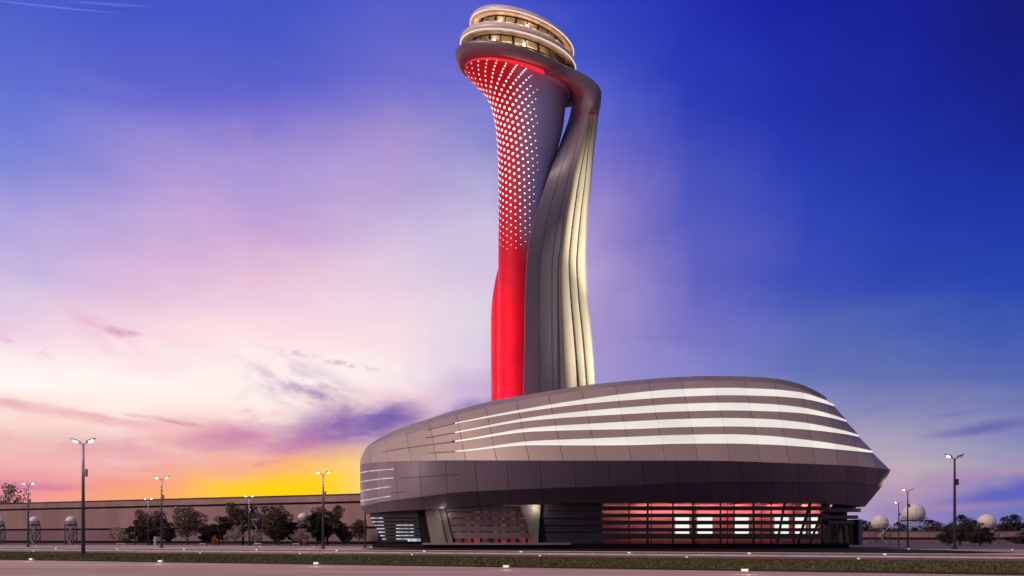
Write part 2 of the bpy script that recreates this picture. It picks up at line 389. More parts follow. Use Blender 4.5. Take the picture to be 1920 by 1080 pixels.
# the sky behind the viewer: dusk, already dark blue, a warm grey glow low down from the airfield
back = nt.ramp(ef, [(0, (.30, .22, .21)), (.25, (.26, .20, .22)), (.6, (.13, .12, .21)), (1, (.06, .07, .17))])
col = nt.mix(nt.mr(nt.math('ABSOLUTE', az0), .60, 1.5, 0, 1, 'SMOOTHSTEP'), col, back)
sky = nt.node('ShaderNodeTexSky', sky_type='NISHITA', sun_disc=False); sky.sun_elevation = R(.5); sky.sun_rotation = R(-13)
col = nt.mix(.004, col, sky.outputs[0], 'ADD')
nt.l.new(col, bg.inputs[0]); bg.inputs[1].default_value = 1.0

def lamp_light(name, kind, loc, energy, color, target=None, **kw):
    L = bpy.data.lights.new(name, kind); L.energy = energy; L.color = color
    for k, v in kw.items(): setattr(L, k, v)
    o = bpy.data.objects.new(name, L); COL.objects.link(o); o.location = [float(q) for q in loc]
    if target is not None:
        from mathutils import Vector
        o.rotation_euler = (Vector([float(q) for q in target])-o.location).to_track_quat('-Z', 'Y').to_euler()
    return o
lamp_light('warm_fill', 'SUN', (-85, -50, 100), 2.1, (1.0, .75, .61), target=(0, 0, 0), angle=R(25))  # added soft warm fill from front left, not the setting sun

# ------------------------------------------------------------------ ground
SL = -.48
def strip(c0, c1, z, x0=-420, x1=420, n=2):
    V, Fc = [], []
    for i in range(n):
        x = x0+(x1-x0)*i/(n-1)
        V += [(x, c0+SL*x, z), (x, c1+SL*x, z)]
    for i in range(n-1): Fc.append((2*i, 2*i+2, 2*i+3, 2*i+1))
    return np.array(V, float), Fc
def kerb(c0, c1, z0, z1):
    V, _ = strip(c0, c1, z0); V2, _ = strip(c0, c1, z1)
    return np.concatenate([V, V2]), [(4, 6, 7, 5), (0, 2, 6, 4), (1, 5, 7, 3)]
struct('ground', (np.array([(-6000, -2000, -.02), (6000, -2000, -.02), (6000, 9000, -.02), (-6000, 9000, -.02)], float), [(0, 1, 2, 3)]), M['apron'], smooth=False)
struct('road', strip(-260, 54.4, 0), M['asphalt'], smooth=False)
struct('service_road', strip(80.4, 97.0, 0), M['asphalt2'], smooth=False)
struct('pavement', strip(112.4, 172, 0), M['path'], smooth=False)
struct('verge', strip(97.5, 112.0, .10), M['verge'], smooth=False)
struct('grass_bed', strip(54.9, 80.0, .06), M['soil'], smooth=False)
struct('grass_kerb', kerb(54.4, 54.9, -.02, .10), M['kerbdark'], smooth=False)  # shade along the near grass edge put into the kerb colour
struct('grass_far_kerb', kerb(80.0, 80.4, -.02, .12), M['kerbdark'], smooth=False)
struct('verge_kerb', kerb(97.0, 97.5, -.02, .15), M['kerb'], smooth=False)
struct('verge_far_kerb', kerb(112.0, 112.4, -.02, .16), M['kerb'], smooth=False)
struct('plaza', (np.array([(-13, 118.8, .012), (39, 93.8, .012), (58, 110, .012), (58, 152, .012), (-22, 152, .012), (-22, 140, .012)], float), [(0, 1, 2, 3, 4, 5)]), M['black'], smooth=False)
# grass blades
N = 70000
c = rng.uniform(55.0, 79.9, N); pxs = rng.uniform(-60, 1980, N)
k = (pxs-CX)/F_PX; Y = c/(1-SL*k); X = k*Y
cl = .5+.5*np.sin(X*1.3+np.cos(Y*.9)*2)*np.cos(Y*1.7+X*.4)
h = rng.uniform(.05, .13, N)*(.6+.7*cl); w = rng.uniform(.02, .05, N); th = rng.uniform(0, pi, N)
lean = rng.normal(0, .04, (N, 2))
V = np.zeros((N, 3, 3)); V[:, :, 0] = X[:, None]; V[:, :, 1] = Y[:, None]; V[:, :, 2] = .055
V[:, 0, 0] -= w*np.cos(th); V[:, 0, 1] -= w*np.sin(th); V[:, 1, 0] += w*np.cos(th); V[:, 1, 1] += w*np.sin(th)
V[:, 2, :2] += lean; V[:, 2, 2] += h
g = part('grass', (V.reshape(-1, 3), [(3*i, 3*i+1, 3*i+2) for i in range(N)]), M['blade'], smooth=False)
g['kind'] = 'stuff'; g['label'] = 'short green grass strip between the foreground road and the service road'

# ------------------------------------------------------------------ podium building
class Level:
    def __init__(s, y, pL, pR, dT, B): s.y, s.pL, s.pR, s.dT, s.B = y, pL, pR, dT, B
    def depth(s, px, off=0.0):
        t = np.clip((np.asarray(px, float)-s.pL)/(s.pR-s.pL), 0, 1)
        return s.dT-(s.B+off)*np.sqrt(np.maximum(0, 1-(2*t-1)**2))
    def pt(s, px, off=0.0):
        d = float(s.depth(px, off)); p = P(px, float(s.y(px)), float(s.depth(px)))
        return np.array([p[0], d, p[2]])
    def px(s, f): return s.pL+(s.pR-s.pL)*(1-cos(pi*f))/2
    def front(s, n=72, off=0.0): return [s.pt(s.px(i/n), off) for i in range(n+1)]
    def ring(s, n=72, off=0.0):
        fr = s.front(n, off); bk = [np.array([p[0], 2*s.dT-p[1], p[2]]) for p in fr[1:-1][::-1]]
        return fr+bk
yK = curve([(675,871),(690,868),(740,865),(860,863),(1050,863.5),(1300,863.5),(1500,869),(1600,873.5),(1650,878),(1670,882)])
yT = curve([(676,861),(681,848.5),(689,837),(703,827),(720,817.3),(739,807.5),(758,800),(787,790.5),(817,781),(849,771),(896,758.5),(928,750.5),(959,745),(1000,738),(1050,730),(1100,722),(1180,714),(1250,708),(1330,705),(1400,706),(1450,709.5),(1490,717),(1520,728),(1540,739),(1550,746)])
yF = curve([(676,949),(727,940),(803,930),(860,923),(960,918),(1020,915),(1113,912),(1180,909),(1365,904),(1450,904),(1585,905),(1653,913)])
yB = curve([(685,963),(743,958),(827,954),(913,948),(993,946),(1060,944),(1180,943),(1400,942.5),(1537,943.5),(1622,950)])
K = Level(yK, 675, 1670, 163, 23); Fo = Level(yF, 676, 1653, 163, 21.3); Bt = Level(yB, 685, 1622, 163, 18)
T = Level(yT, 676, 1550, 165, 16)
st = [ # top, bottom edge of each lit band from its left end to the right end
 ([(850,793.5),(1000,763),(1100,746.5),(1180,736),(1270,728),(1365,725.5),(1440,728),(1500,734),(1545,748),(1564,758)],
  [(850,795),(1000,769.5),(1100,757),(1180,750),(1270,744),(1365,741),(1440,742.5),(1500,747),(1545,756),(1564,762)]),
 ([(852,810),(1000,781),(1100,769),(1180,762),(1270,756),(1365,753.5),(1440,756),(1500,762),(1565,778),(1587,787)],
  [(852,812),(1000,788),(1100,780.5),(1180,776),(1270,771.5),(1365,769.5),(1440,771),(1500,774.5),(1565,785),(1587,791)]),
 ([(853,826),(1000,801),(1100,793.5),(1180,789),(1270,784.5),(1365,782.5),(1440,784.5),(1500,790),(1585,807),(1610,815)],
  [(853,828.5),(1000,809),(1100,806),(1180,804.5),(1270,801),(1365,799.5),(1440,801),(1500,804.5),(1585,814),(1610,819)]),
 ([(855,845),(1000,826),(1100,821.5),(1180,818),(1270,814.5),(1365,813),(1440,816),(1500,822),(1600,837),(1636,845)],
  [(855,847),(1000,834.5),(1100,835),(1180,834.5),(1270,832),(1365,831.5),(1440,833.5),(1500,837),(1600,845.5),(1636,849)])]
LV = []
for i, (tp, bt) in enumerate(st):
    for pts in (tp, bt):
        x0 = pts[0][0]; fr = (yK(x0)-pts[0][1])/(yK(x0)-yT(x0))
        pL = 675+1*fr; pR = pts[-1][0]
        left = [(q, float(yK(q)-fr*(yK(q)-yT(q)))) for q in (pL, pL+4, pL+12, 703, 727, 760, 793, 825)]
        LV.append(Level(curve(left+pts), pL, pR, 163+2*fr, 23-7*fr*.85))
bandw = lambda px: np.clip((px-852)/260, 0, 1)
pod = thing('podium_building', 'low boat-shaped grey building with four white light bands under the tower', 'building', (19.5, 163, 0))
_kp = np.array(K.front(300)); _ks = np.concatenate([[0], np.cumsum(np.linalg.norm(np.diff(_kp, axis=0), axis=1))]); _kx = _kp[:, 0]/_kp[:, 1]
def uarc(pts):
    "length along the keel at the same bearing from the site centre line; the far side runs on past the right tip"
    pts = np.asarray(pts); yf = np.where(pts[:, 1] > 164, 328-pts[:, 1], pts[:, 1])
    u = np.interp(pts[:, 0]/yf, _kx, _ks); return np.where(pts[:, 1] > 164, 2*_ks[-1]-u, u)
def hull_strip(top, bot, n=140):
    a = np.array(top); b_ = np.array(bot); V, Fc = loft([b_, a], False)
    uv = np.concatenate([np.stack([uarc(b_), b_[:, 2]], 1), np.stack([uarc(a), a[:, 2]], 1)])
    return (V, Fc), uv
NF = 110
def full(l, off=0.0): r = l.ring(NF, off); return r+[r[0]]
# upper shell: the dark shingles between the bands; each lower edge stands proud of the lit recess below it
edges = [(LV[0], T), (LV[2], LV[1]), (LV[4], LV[3]), (LV[6], LV[5]), (K, LV[7])]
geos, uvs = [], []
Lip = Level(lambda px: yT(px)+9.0*np.clip((np.asarray(px, float)-676)/60, .15, 1), 676, 1551, 165, 17.2)
for i, (lo, hi) in enumerate(edges):
    hi_r = full(Lip if i == 0 else hi)
    lo_r = full(lo)
    gq, uq = hull_strip(hi_r, lo_r); geos.append(gq); uvs.append(uq)
upper = part('upper_shell', join(geos), M['hull'], pod, uv=np.concatenate(uvs), angle=40)
gq, uq = hull_strip(full(T), full(Lip)); part('roof_lip', gq, M['lip'], pod, uv=uq)
rg = T.ring(NF); cen = np.mean(np.array(rg), 0); V = np.array(rg+[cen])
part('roof', (V, [(i, (i+1) % len(rg), len(rg)) for i in range(len(rg))]), M['roof'], pod)
for i in range(4):
    tp, bt = LV[2*i], LV[2*i+1]
    n = 90
    def rec(l, px, dep):
        return l.pt(px)+np.array([0, dep, 0])
    xs = [853+(min(tp.pR, bt.pR)-853)*(1-((1-k/n)**2)) for k in range(n+1)]
    rows = []
    for x in xs:
        r = min(.9, .9*bandw(x))*math.sqrt(max(0.0, 1-((x-853)/(tp.pR-853))**8))
        rows.append((tp.pt(x), rec(tp, x, r+.02), rec(bt, x, r*.75+.02), bt.pt(x)))
    bv = np.array([q[2] for q in rows]+[q[1] for q in rows]); part('light_band', loft([[q[2] for q in rows], [q[1] for q in rows]], False), M['band'], pod, uv=np.stack([uarc(bv), bv[:, 2]], 1))
    part('band_reveal', join([loft([[q[1] for q in rows], [q[0] for q in rows]], False), loft([[q[3] for q in rows], [q[2] for q in rows]], False)]), M['hull'], pod)
    # the shell is closed behind the bands on the far side and left of their start
    tr, br = tp.ring(NF), bt.ring(NF)
    keep = [k for k in range(len(tr))]
    segs = []
    for k in range(len(tr)):
        k2 = (k+1) % len(tr); px_ = tp.px(k2/NF) if k < NF else 0
        if k >= NF or px_ < 856: segs.append(k)
    V = np.array(tr+br); n_ = len(tr)
    part('closing_panel', (V, [(n_+k, n_+(k+1) % n_, (k+1) % n_, k) for k in segs]), M['hull'], pod, uv=np.stack([V[:, 0], V[:, 2]], 1))
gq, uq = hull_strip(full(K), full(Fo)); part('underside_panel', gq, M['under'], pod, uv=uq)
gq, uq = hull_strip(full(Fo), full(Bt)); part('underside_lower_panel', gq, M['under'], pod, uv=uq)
rb = np.array(Bt.ring(NF)); inner = rb.copy(); cb = rb.mean(0); inner = cb+(rb-cb)*np.array([.8, .6, 1]); inner[:, 2] += .25
part('soffit', loft([rb, inner], True), M['dark'], pod)
def ribbon(fn, xs, w, off=.05):
    "thin dark joint lying on the shell; fn(px) gives the surface point"
    a = [fn(x)+np.array([0, -off, w/2]) for x in xs]; b_ = [fn(x)+np.array([0, -off, -w/2]) for x in xs]
    return loft([b_, a], False)
between = lambda A, B, f: (lambda px: A.pt(px)*(1-f)+B.pt(px)*f)
js = [ribbon(LV[1].pt, np.linspace(802, 852, 8), .10), ribbon(LV[3].pt, np.linspace(800, 853, 8), .10),
      ribbon(LV[5].pt, np.linspace(718, 854, 12), .10), ribbon(LV[7].pt, np.linspace(806, 856, 8), .08)]
part('panel_joint', join(js), M['joint'], pod, smooth=False)
js = [ribbon(Fo.pt, np.linspace(700, 1645, 90), .10), ribbon(between(K, Fo, .44), np.linspace(748, 862, 10), .08), ribbon(between(K, Fo, .80), np.linspace(733, 758, 4), .08)]
part('panel_joint', join(js), M['joint'], pod, smooth=False)
for f_, x1 in ((.20, 738), (.42, 737), (.64, 735), (.88, 732)):
    part('slot_light', ribbon(between(K, Fo, f_), [675.6+(x1-675.6)*(k/30)**1.6 for k in range(31)], .16, .05), M['slotlight'], pod, smooth=False)

# base storey
BA = Level(lambda px: 0*np.asarray(px, float)+1000, 686, 1612, 163, 15.2)
def wallp(px, y, off=0.0):
    d = float(BA.depth(px)); p = P(px, y, d); return np.array([p[0], d+off, p[2]])
def panelw(pxa, pxb, y0, y1, off, thick=.25, n=10, lean=(0, 0)):
    "curved wall piece between two directions and two heights, lean shifts its lower corners"
    fr = np.linspace(0, 1, n+1)
    tp = [wallp(pxa+(pxb-pxa)*f, y0, off) for f in fr]
    bt = [wallp(pxa+lean[0]+(pxb+lean[1]-pxa-lean[0])*f, y1, off) for f in fr]
    bk = np.array([0, thick, 0])
    ring = [bt, tp, [q+bk for q in tp], [q+bk for q in bt], bt]
    V, Fc = loft(ring, False)
    m_ = n+1
    Fc += [(0, m_, 2*m_, 3*m_), (n, 3*m_+n, 2*m_+n, m_+n)]
    return V, Fc
YT0 = lambda px: float(yB(px))
part('plinth', panelw(700, 1590, 1019, 1031, -.6, 4, 40), M['black'], pod, smooth=False)
part('plinth_step', panelw(793, 1070, 1017.5, 1021.5, -1.1, 2, 20), M['concrete'], pod, smooth=False)
part('lit_wall', panelw(1128, 1345, 938, 1021, 2.3, .2, 16), M['redpaint'], pod, smooth=False)
part('lit_wall', panelw(1345, 1548, 938, 1021, 2.3, .2, 16), M['redpaint'], pod, smooth=False)
for k in range(7):
    pa = 1165+k*62; c_ = wallp(pa, 946.5, 1.15)
    lamp_light('hall_strip_light', 'AREA', c_, (150 if k else 36), (1.0, .42, .37) if k < 3 else (1.0, .32, .33), target=wallp(pa, 985, 2.3), shape='RECTANGLE', size=5.0, size_y=.25)
part('lit_wall', panelw(832, 1002, 946, 1019, 1.2, .2, 10), M['redroom'], pod, smooth=False)
part('lit_wall', panelw(700, 1610, 938, 1021, 5.5, .2, 40), M['black'], pod, smooth=False, label='black core wall behind the louvres')
for a, b_ in ((1271, 1297), (1313, 1341), (1384, 1410), (1460, 1486), (1499, 1518), (1526, 1541)):
    part('window', panelw(a, b_, 969, 1001, 2.15, .1, 3), M['whitewin'], pod, smooth=False)
for a, w_ in ((1180, 3), (1214, 5), (1222, 2), (1262, 4), (1300, 6), (1306, 2), (1352, 4), (1366, 2), (1378, 3), (1414, 5), (1430, 2), (1448, 3), (1490, 4), (1521, 4)):
    part('mullion', panelw(a, a+w_*.8, 941, 1020, .95, .15, 1), M['slat'] if w_ < 4 else M['dark'], pod, smooth=False)
for y0, y1 in ((949, 957), (963, 970), (976, 983.5), (990, 996.5), (1000.5, 1010), (1015.5, 1017)):
    part('louvre_slat', panelw(1128, 1556, y0, y1, 0, .5, 30), M['slat'], pod)
for y0, y1 in ((945, 957), (959, 971), (973.5, 984.5), (987, 997), (999.5, 1019)):
    part('louvre_slat', panelw(1014, 1130, y0, y1, 0, .5, 10, (0, 0)), M['slat'], pod)
    part('louvre_backing', panelw(1014, 1128, y0-2.5, y0+.1, .35, .3, 6), M['joint'], pod, smooth=False)
for y0, y1 in ((949, 958.8), (961, 970.8), (973, 983.6), (986, 996), (998.3, 1009.5)):
    part('louvre_slat', panelw(834+(y0-950)*.18, 1000, y0, y1, 0, .4, 12), M['slatgrey'], pod)
for k, x in enumerate(np.linspace(848, 985, 9)):
    part('mullion', panelw(x, x+5.5, 948, 1018, .6, .2, 1), M['dark'], pod, smooth=False)
# left louvre block with slits of light
part('side_wall', panelw(690, 790, 957, 1016, .7, .3, 10, (26, 16)), M['slat'], pod)
for k, y in enumerate((966, 973, 979.5, 986, 992.5, 999, 1005.5)):
    x0 = 692+(y-965)*.55
    part('louvre_slat', panelw(x0, 792+(y-965)*.2, y, y+4.2, 0, .5, 10), M['dark'], pod)
    part('light_slit', panelw(x0+2, 717+(y-965)*.15, y+4.4, y+6.2, .3, .2, 4), M['slit'], pod, smooth=False)
    if k > 1: part('light_slit', panelw(742, 775, y+4.4, y+5.9, .3, .2, 4), M['slit'], pod, smooth=False)
part('light_slit', panelw(764, 792, 1010, 1015, .3, .2, 4), M['slit'], pod, smooth=False)
part('entrance_wall', panelw(783, 800, 959, 1017, -.1, .4, 3, (6, 8)), M['black'], pod, smooth=False)
part('pier', panelw(797, 823, 955, 1018, -.7, .6, 4, (12, 14)), M['concrete'], pod)
part('pier', panelw(821, 834, 954, 1018, -.35, .6, 3, (15, 16)), M['slatgrey'], pod)
part('pier', panelw(974, 1013, 947, 1018, -.7, .6, 6, (26, -4)), M['concrete'], pod)
part('pier_shadow', panelw(1008.5, 1017, 966, 1017, -.2, .6, 2, (0, 7)), M['black'], pod, smooth=False)  # black strip painted in for the shadow gap beside the pier
# sloping columns and the open corner at the right end
for a, b_, w_ in ((1472, 1458, 5), (1520, 1497, 6), (1548, 1520, 5), (1560, 1544, 5), (1590, 1566, 6), (1548, 1572, 4)):
    part('sloping_column', tube([wallp(a, 943, .2), wallp(b_, 1018, .2)], w_*.042, 8), M['dark'], pod)
for a, b_, y in ((1540, 1622, 957), (1538, 1606, 970), (1550, 1600, 980)):
    part('louvre_slat', panelw(a, min(b_, 1611), y-3.5, y+3, -.8, 1.6, 10), M['slat'], pod)
part('corner_block', panelw(1560, 1611, 944, 957, 1.5, 3, 8), M['dark'], pod)
part('entrance_pier', panelw(1604, 1611.5, 974, 1022, -1.5, 6, 2, (0, 0)), M['slat'], pod, smooth=False)
for a in (1574, 1586, 1595):
    part('entrance_column', panelw(a, a+6, 984, 1019, .5, .5, 1, (3, 3)), M['concrete'], pod, smooth=False)
part('entrance_wall', panelw(1552, 1604, 981, 1020, 2.0, .3, 4), M['slatgrey'], pod, smooth=False)

# ------------------------------------------------------------------ tower
tw = thing('control_tower', 'tall curved airport tower with red lit shaft and glazed round cab', 'tower', (1.5, 165, 20.5))
def ering(Lp, Rp, b_, n=64, dz=0.0, d=165.0):
    a, c_ = P(*Lp, d), P(*Rp, d); C = (a+c_)/2; h_ = (c_-a)/2
    return [C+h_*cos(2*pi*k/n)+np.array([0, b_, dz])*sin(2*pi*k/n) for k in range(n)]
def eset(rows, sub, n=64):
    A = catmull([[*l, *r, b_] for l, r, b_ in rows], sub)
    return A, [ering(q[0:2], q[2:4], q[4], n) for q in A]
SH = [((933,825),(1003,825),3.2),((933,760),(1003,760),3.2),((933.5,600),(1005,600),3.3),((934.5,450),(1013,450),3.5),((935,330),(1034,326),4.0),
      ((931.5,255),(1054,248),4.7),((923,207),(1060,204),5.3),((909,175),(1063,184),6.1),((889,152),(1066,181),6.8),((872,135),(1069,181),7.4)]
SA, rings = eset(SH, 10, 96)
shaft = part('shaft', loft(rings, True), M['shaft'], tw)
# white light dots, rows round the left and front of the shaft
def shaft_pt(row, th):
    q = SA[0]*0; i = min(int(row), len(SA)-2); f = row-i; q = SA[i]*(1-f)+SA[i+1]*f
    a, c_ = P(q[0], q[1], 165), P(q[2], q[3], 165); C = (a+c_)/2; h_ = (c_-a)/2
    return C+h_*cos(th)+np.array([0, q[4], 0])*sin(th)
def row_at(py):  # row of the loft whose left edge is at py
    ys = SA[:, 1]; i = max(k for k in range(len(ys)) if ys[k] >= py); i = min(i, len(ys)-2)
    return i+(ys[i]-py)/(ys[i]-ys[i+1])
dots = []
py, kk = 476.0, 0
while py > 130:
    row = row_at(py); step_px = 6.1 if py > 230 else 6.1-.2*(230-py)/100
    w_ = np.linalg.norm(shaft_pt(row, pi)-shaft_pt(row, 0))/2
    s, th = 0.0, pi*.86
    pitch = 1.62 if py > 210 else 1.62+.2*(210-py)/80
    ths = []
    while th < 1.80*pi:
        ths.append(th); p0 = shaft_pt(row, th); p1 = shaft_pt(row, th+.02)
        th += pitch*.02/np.linalg.norm(p1-p0)
    ph = .5 if kk % 2 else 0.0
    for i_ in range(len(ths)-1):
        t_ = ths[i_]*(1-ph)+ths[i_+1]*ph
        p = shaft_pt(row, t_); du = shaft_pt(row, t_+.01)-p; dv = shaft_pt(min(row+.05, len(SA)-1.001), t_)-shaft_pt(max(row-.05, 0), t_)
        nrm = np.cross(du, dv); nrm /= np.linalg.norm(nrm)
        if nrm @ (p-np.array([p[0]*.6, 165, p[2]])) < 0: nrm = -nrm
        ipx = CX+p[0]/p[1]*F_PX; ipy = HY-(p[2]-EYE)/p[1]*F_PX
        fy = np.interp(ipy, [100, 125, 165, 210, 260, 330, 400, 440, 478], [.5, .6, .8, 1, 1, .88, .66, .45, .18])
        fx = np.interp(ipx, [900, 925, 955, 975, 992, 1006, 1016], [1, 1, 1, .88, .62, .34, 0]) if ipy > 160 else np.interp(ipx, [870, 890, 930, 975, 992, 1006], [.5, .8, 1, .9, .6, .0])
        if nrm[1] > .25: continue
        r_ = .25*fy*fx
        if r_ > .06: dots.append((r_, p, nrm))
    py -= step_px; kk += 1
def disc(r_, p, n_, k=10):
    u = np.cross(n_, [0, 0, 1]); u /= np.linalg.norm(u); v = np.cross(n_, u)
    c_ = p+n_*.045
    return np.array([c_+r_*(u*cos(2*pi*i/k)+v*sin(2*pi*i/k)) for i in range(k)]), [tuple(range(k))]
dots.sort(key=lambda q: -q[0]); print('dots', len(dots))
for q in dots[:100]: part('light_dot', disc(*q), M['dot'], tw, smooth=False)
o = part('light_dot_field', join([disc(*q) for q in dots[100:]]), M['dot'], tw, smooth=False); o['kind'] = 'stuff'
# far wing of the rear body, seen left of the shaft
LW = [(825,921),(760,921),(700,920.7),(640,920.3),(600,920.5),(565,922.5),(540,926),(520,930),(505,934),(496,939)]
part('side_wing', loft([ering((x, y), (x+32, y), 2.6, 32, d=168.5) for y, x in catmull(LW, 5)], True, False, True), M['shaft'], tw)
# rear body: F left edge, joints, three stepped ribs, right edge
RB = [ # y        F     A     B     C     D     E    dF    flat
 (830, 980, 1052,1085,1101,1115,1119, 158.8, 1),
 (745, 981, 1052,1084,1100,1114,1118, 158.8, 1),
 (640, 983, 1050,1076,1092,1107,1111, 158.8, 1),
 (560, 984, 1048,1069,1084,1098,1104, 158.8, 1),
 (500, 987, 1048,1066,1080,1094,1100, 158.8, 1),
 (460, 991, 1052,1068,1082,1095,1100, 158.9, 1),
 (400, 1005,1061,1075,1088,1098,1104, 159.8, 1),
 (340, 1025,1073,1084,1096,1104,1109, 161.3, .9),
 (285, 1044,1086,1095,1102,1109,1114, 163.6, .6),
 (245, 1059,1095,1102,1108,1114,1119, 165.4, .25),
 (218, 1068,1101,1106,1111,1117,1122, 166.5, .05)]
def prof(pts):
    return [P(x, y, d) for x, y, d in pts]
def rb_section(y, F, A, B, C, D, E, dF, fl):
    L = lambda f: F+(A-F)*f
    dA = 160.6 if fl > .8 else 158.7+1.9*fl
    dd = lambda f: dF+(dA-dF)*((.55*f+.45*f**3) if dA > dF else (.6*f+.4*(1-(1-f)**2)))
    pts = [(F+.5, y, dF+1.2), (F, y, dF+.25), (F+.8, y, dF), (L(.25), y, dd(.25)), (L(.5), y, dd(.5)), (L(.75), y, dd(.8)), (A, y, dA)]
    s = fl; e = .15
    def rib(x0, x1, d0):
        w = (x1-x0)*.0917*s
        return [(x0+(x1-x0)*.28, y, d0+.03*w), (x0+(x1-x0)*.55, y, d0+.19*w), (x0+(x1-x0)*.84, y, d0+.55*w), (x1, y, d0+.95*w)]
    pts += rib(A, B, dA)
    pts += [(B-2.2*s, y, dA+3.6*s), (B-1.2*s, y, dA+3.0*s)]+rib(B-.8*s, C, dA+2.5*s)
    pts += [(C-2.0*s, y, dA+6.1*s), (C-1.1*s, y, dA+5.5*s)]+rib(C-.7*s, D, dA+5.0*s)
    pts += [(D-1.2*s, y, dA+8.5*s), (D+(E-D)*.5, y, dA+.4+8.4*s), (E, y, dA+1.2+8.3*s), (E-.4, y, 170.5), (E-8, y, 173.5), ((E+F)/2+8, y, 174), (F+7, y, 171)]
    return pts
secs = [rb_section(*q) for q in RB]
NP = len(secs[0]); iA = 6; iE = NP-5
# the arm bending over to the collar: inner edge, rim inner edge, rim outer edge
for (fx, fy), (ax, ay), (ex, ey), dF, dA, thick in (
    ((1072,196),(1106.5,202),(1126,198), 166.8, 158.4, 9), ((1070,178),(1105,184.5),(1127.5,176), 166.8, 158.4, 9), ((1063,166),(1096,171),(1123,162.5), 166.0, 158.5, 9),
    ((1050,158),(1076,156.5),(1107,146), 164.5, 158.6, 8), ((1034,150),(1054,143.5),(1080,131.2), 162.5, 158.5, 6), ((1012,141),(1030,134),(1050,118.5), 160.8, 157.9, 5), ((990,127),(1004,119),(1020,104), 160.8, 158.9, 5)):
    base = secs[10]; out = []
    for j, (x, y, d) in enumerate(base):
        if j <= iA:
            f = (x-base[2][0])/(base[iA][0]-base[2][0]); f = min(max(f, -.02), 1)
            g_ = 1-(1-min(1, max(0, f)))**2
            q = [fx+(ax-fx)*f, fy+(ay-fy)*f, dF+(dA-dF)*g_]
            if j < 2: q[2] += (1.2, .25)[j]
        elif j <= iE-1:
            f = (x-base[iA][0])/(base[iE][0]-base[iA][0]); f = min(1, max(0, f))
            q = [ax+(ex-ax)*f, ay+(ey-ay)*f, dA-.25*sin(pi*f)+.5*f*f]
        else:
            m_ = j-iE
            q = [[ex, ey, dA+1.2], [ex-.4, ey, dA+thick], [ex-7, ey+4, dA+thick+2], [(fx+ex)/2, (fy+ey)/2, dA+thick+2.5], [fx+5, fy, dF+2.5]][m_]
        out.append(tuple(q))
    secs.append(out)
SB = catmull(secs, 8)
R3 = [[P(*q) for q in row] for row in SB]
def band(j0, j1): return loft([[r[j % NP] for j in range(j0, j1+1)] for r in R3], False)
part('rear_body', join([band(0, iA), band(iE-1, NP)]), M['fin'], tw)
for j0, j1 in ((6, 11), (11, 16), (16, 21)):
    pass
iB, iC, iD = 10, 16, 22
nlow = 10*8+2                                   # rows of the upright part; above it the rim is one smooth band
def band2(j0, j1, r0, r1): return loft([[r[j] for j in range(j0, j1+1)] for r in R3[r0:r1]], False)
part('rib', band2(iA, iB+1, 0, nlow), M['rib'], tw)
part('rib', band2(iB+1, iC+1, 0, nlow), M['rib'], tw)
part('rib', band2(iC+1, iE-1, 0, nlow), M['rib'], tw)
part('arm_rim', band2(iA, iE-1, nlow-1, len(R3)), M['collar'], tw)
for f in (.42, .80):
    rows = []
    for r in R3[:nlow-8]:
        a = np.array(r[2:iA+1]); t = f*(len(a)-1); i_ = int(t); rows.append(a[i_]*(1-(t-i_))+a[min(i_+1, len(a)-1)]*(t-i_))
    part('panel_joint', loft([[q+np.array([-.04, -.03, 0]) for q in rows], [q+np.array([.04, -.03, 0]) for q in rows]], False), M['joint'], tw, smooth=False)
# collar and cab
def rset(rows, sub=4, n=96): return loft(eset(rows, sub, n)[1], True)
part('collar', rset([((878,108),(1072,160),6.9),((866,98),(1086,166),8.0),((857,99.5),(1095,171),8.6),((854,105),(1098,175),8.8),((857,117),(1095,181),8.6),((864,126),(1086,184),8.1),((873,129),(1073,181),7.3)], 5), M['collar'], tw)
part('red_line_light', loft([[q for q in ering((871.2,129.5),(1076,183),7.55,96)][40:80], [q for q in ering((870.8,132.6),(1074,193),7.5,96)][40:80]], False), M['redline'], tw)
slab = part('middle_rim', rset([((880,63),(1068,110),7.0),((870,69),(1074,117),8.1),((863,76),(1079,124),8.55),((862.5,82),(1080,129),8.6),((867,87),(1076,134),8.2),((879,87),(1066,131),7.2)], 5), M['rim'], tw)
roof = part('cab_roof', join([rset([((1,1),(1,1),1)]*0 or [((930,44),(1024,72),3.6),((893,34),(1062,86),7.0),((884,37),(1072,92),7.9),((881,42.5),(1076,98),8.3),((883,47),(1074,102),8.15),((895,50),(1062,99),6.9)], 5), loft([ering((930,44),(1024,72),3.6), ering((975,55),(980,56),.2)], True)]), M['rim'], tw)
part('roof_soffit', loft([ering((883.4,47.8),(1073.6,102.6),8.1), ering((897,50),(1060,98),6.6)], True), M['soffit'], tw)
part('middle_soffit', loft([ering((867.6,87.8),(1075.4,134.6),8.1), ering((880,88),(1065,131.5),7.0)], True), M['soffit'], tw)
part('rim_light', rset([((880.6,45.2),(1076.4,100.6),8.34),((881.4,47.4),(1075.4,102.8),8.27)], 1), M['rimline'], tw)
part('rim_light', rset([((862.3,84),(1080.2,131.0),8.63),((863.6,86.2),(1079.2,133.2),8.55)], 1), M['rimline'], tw)
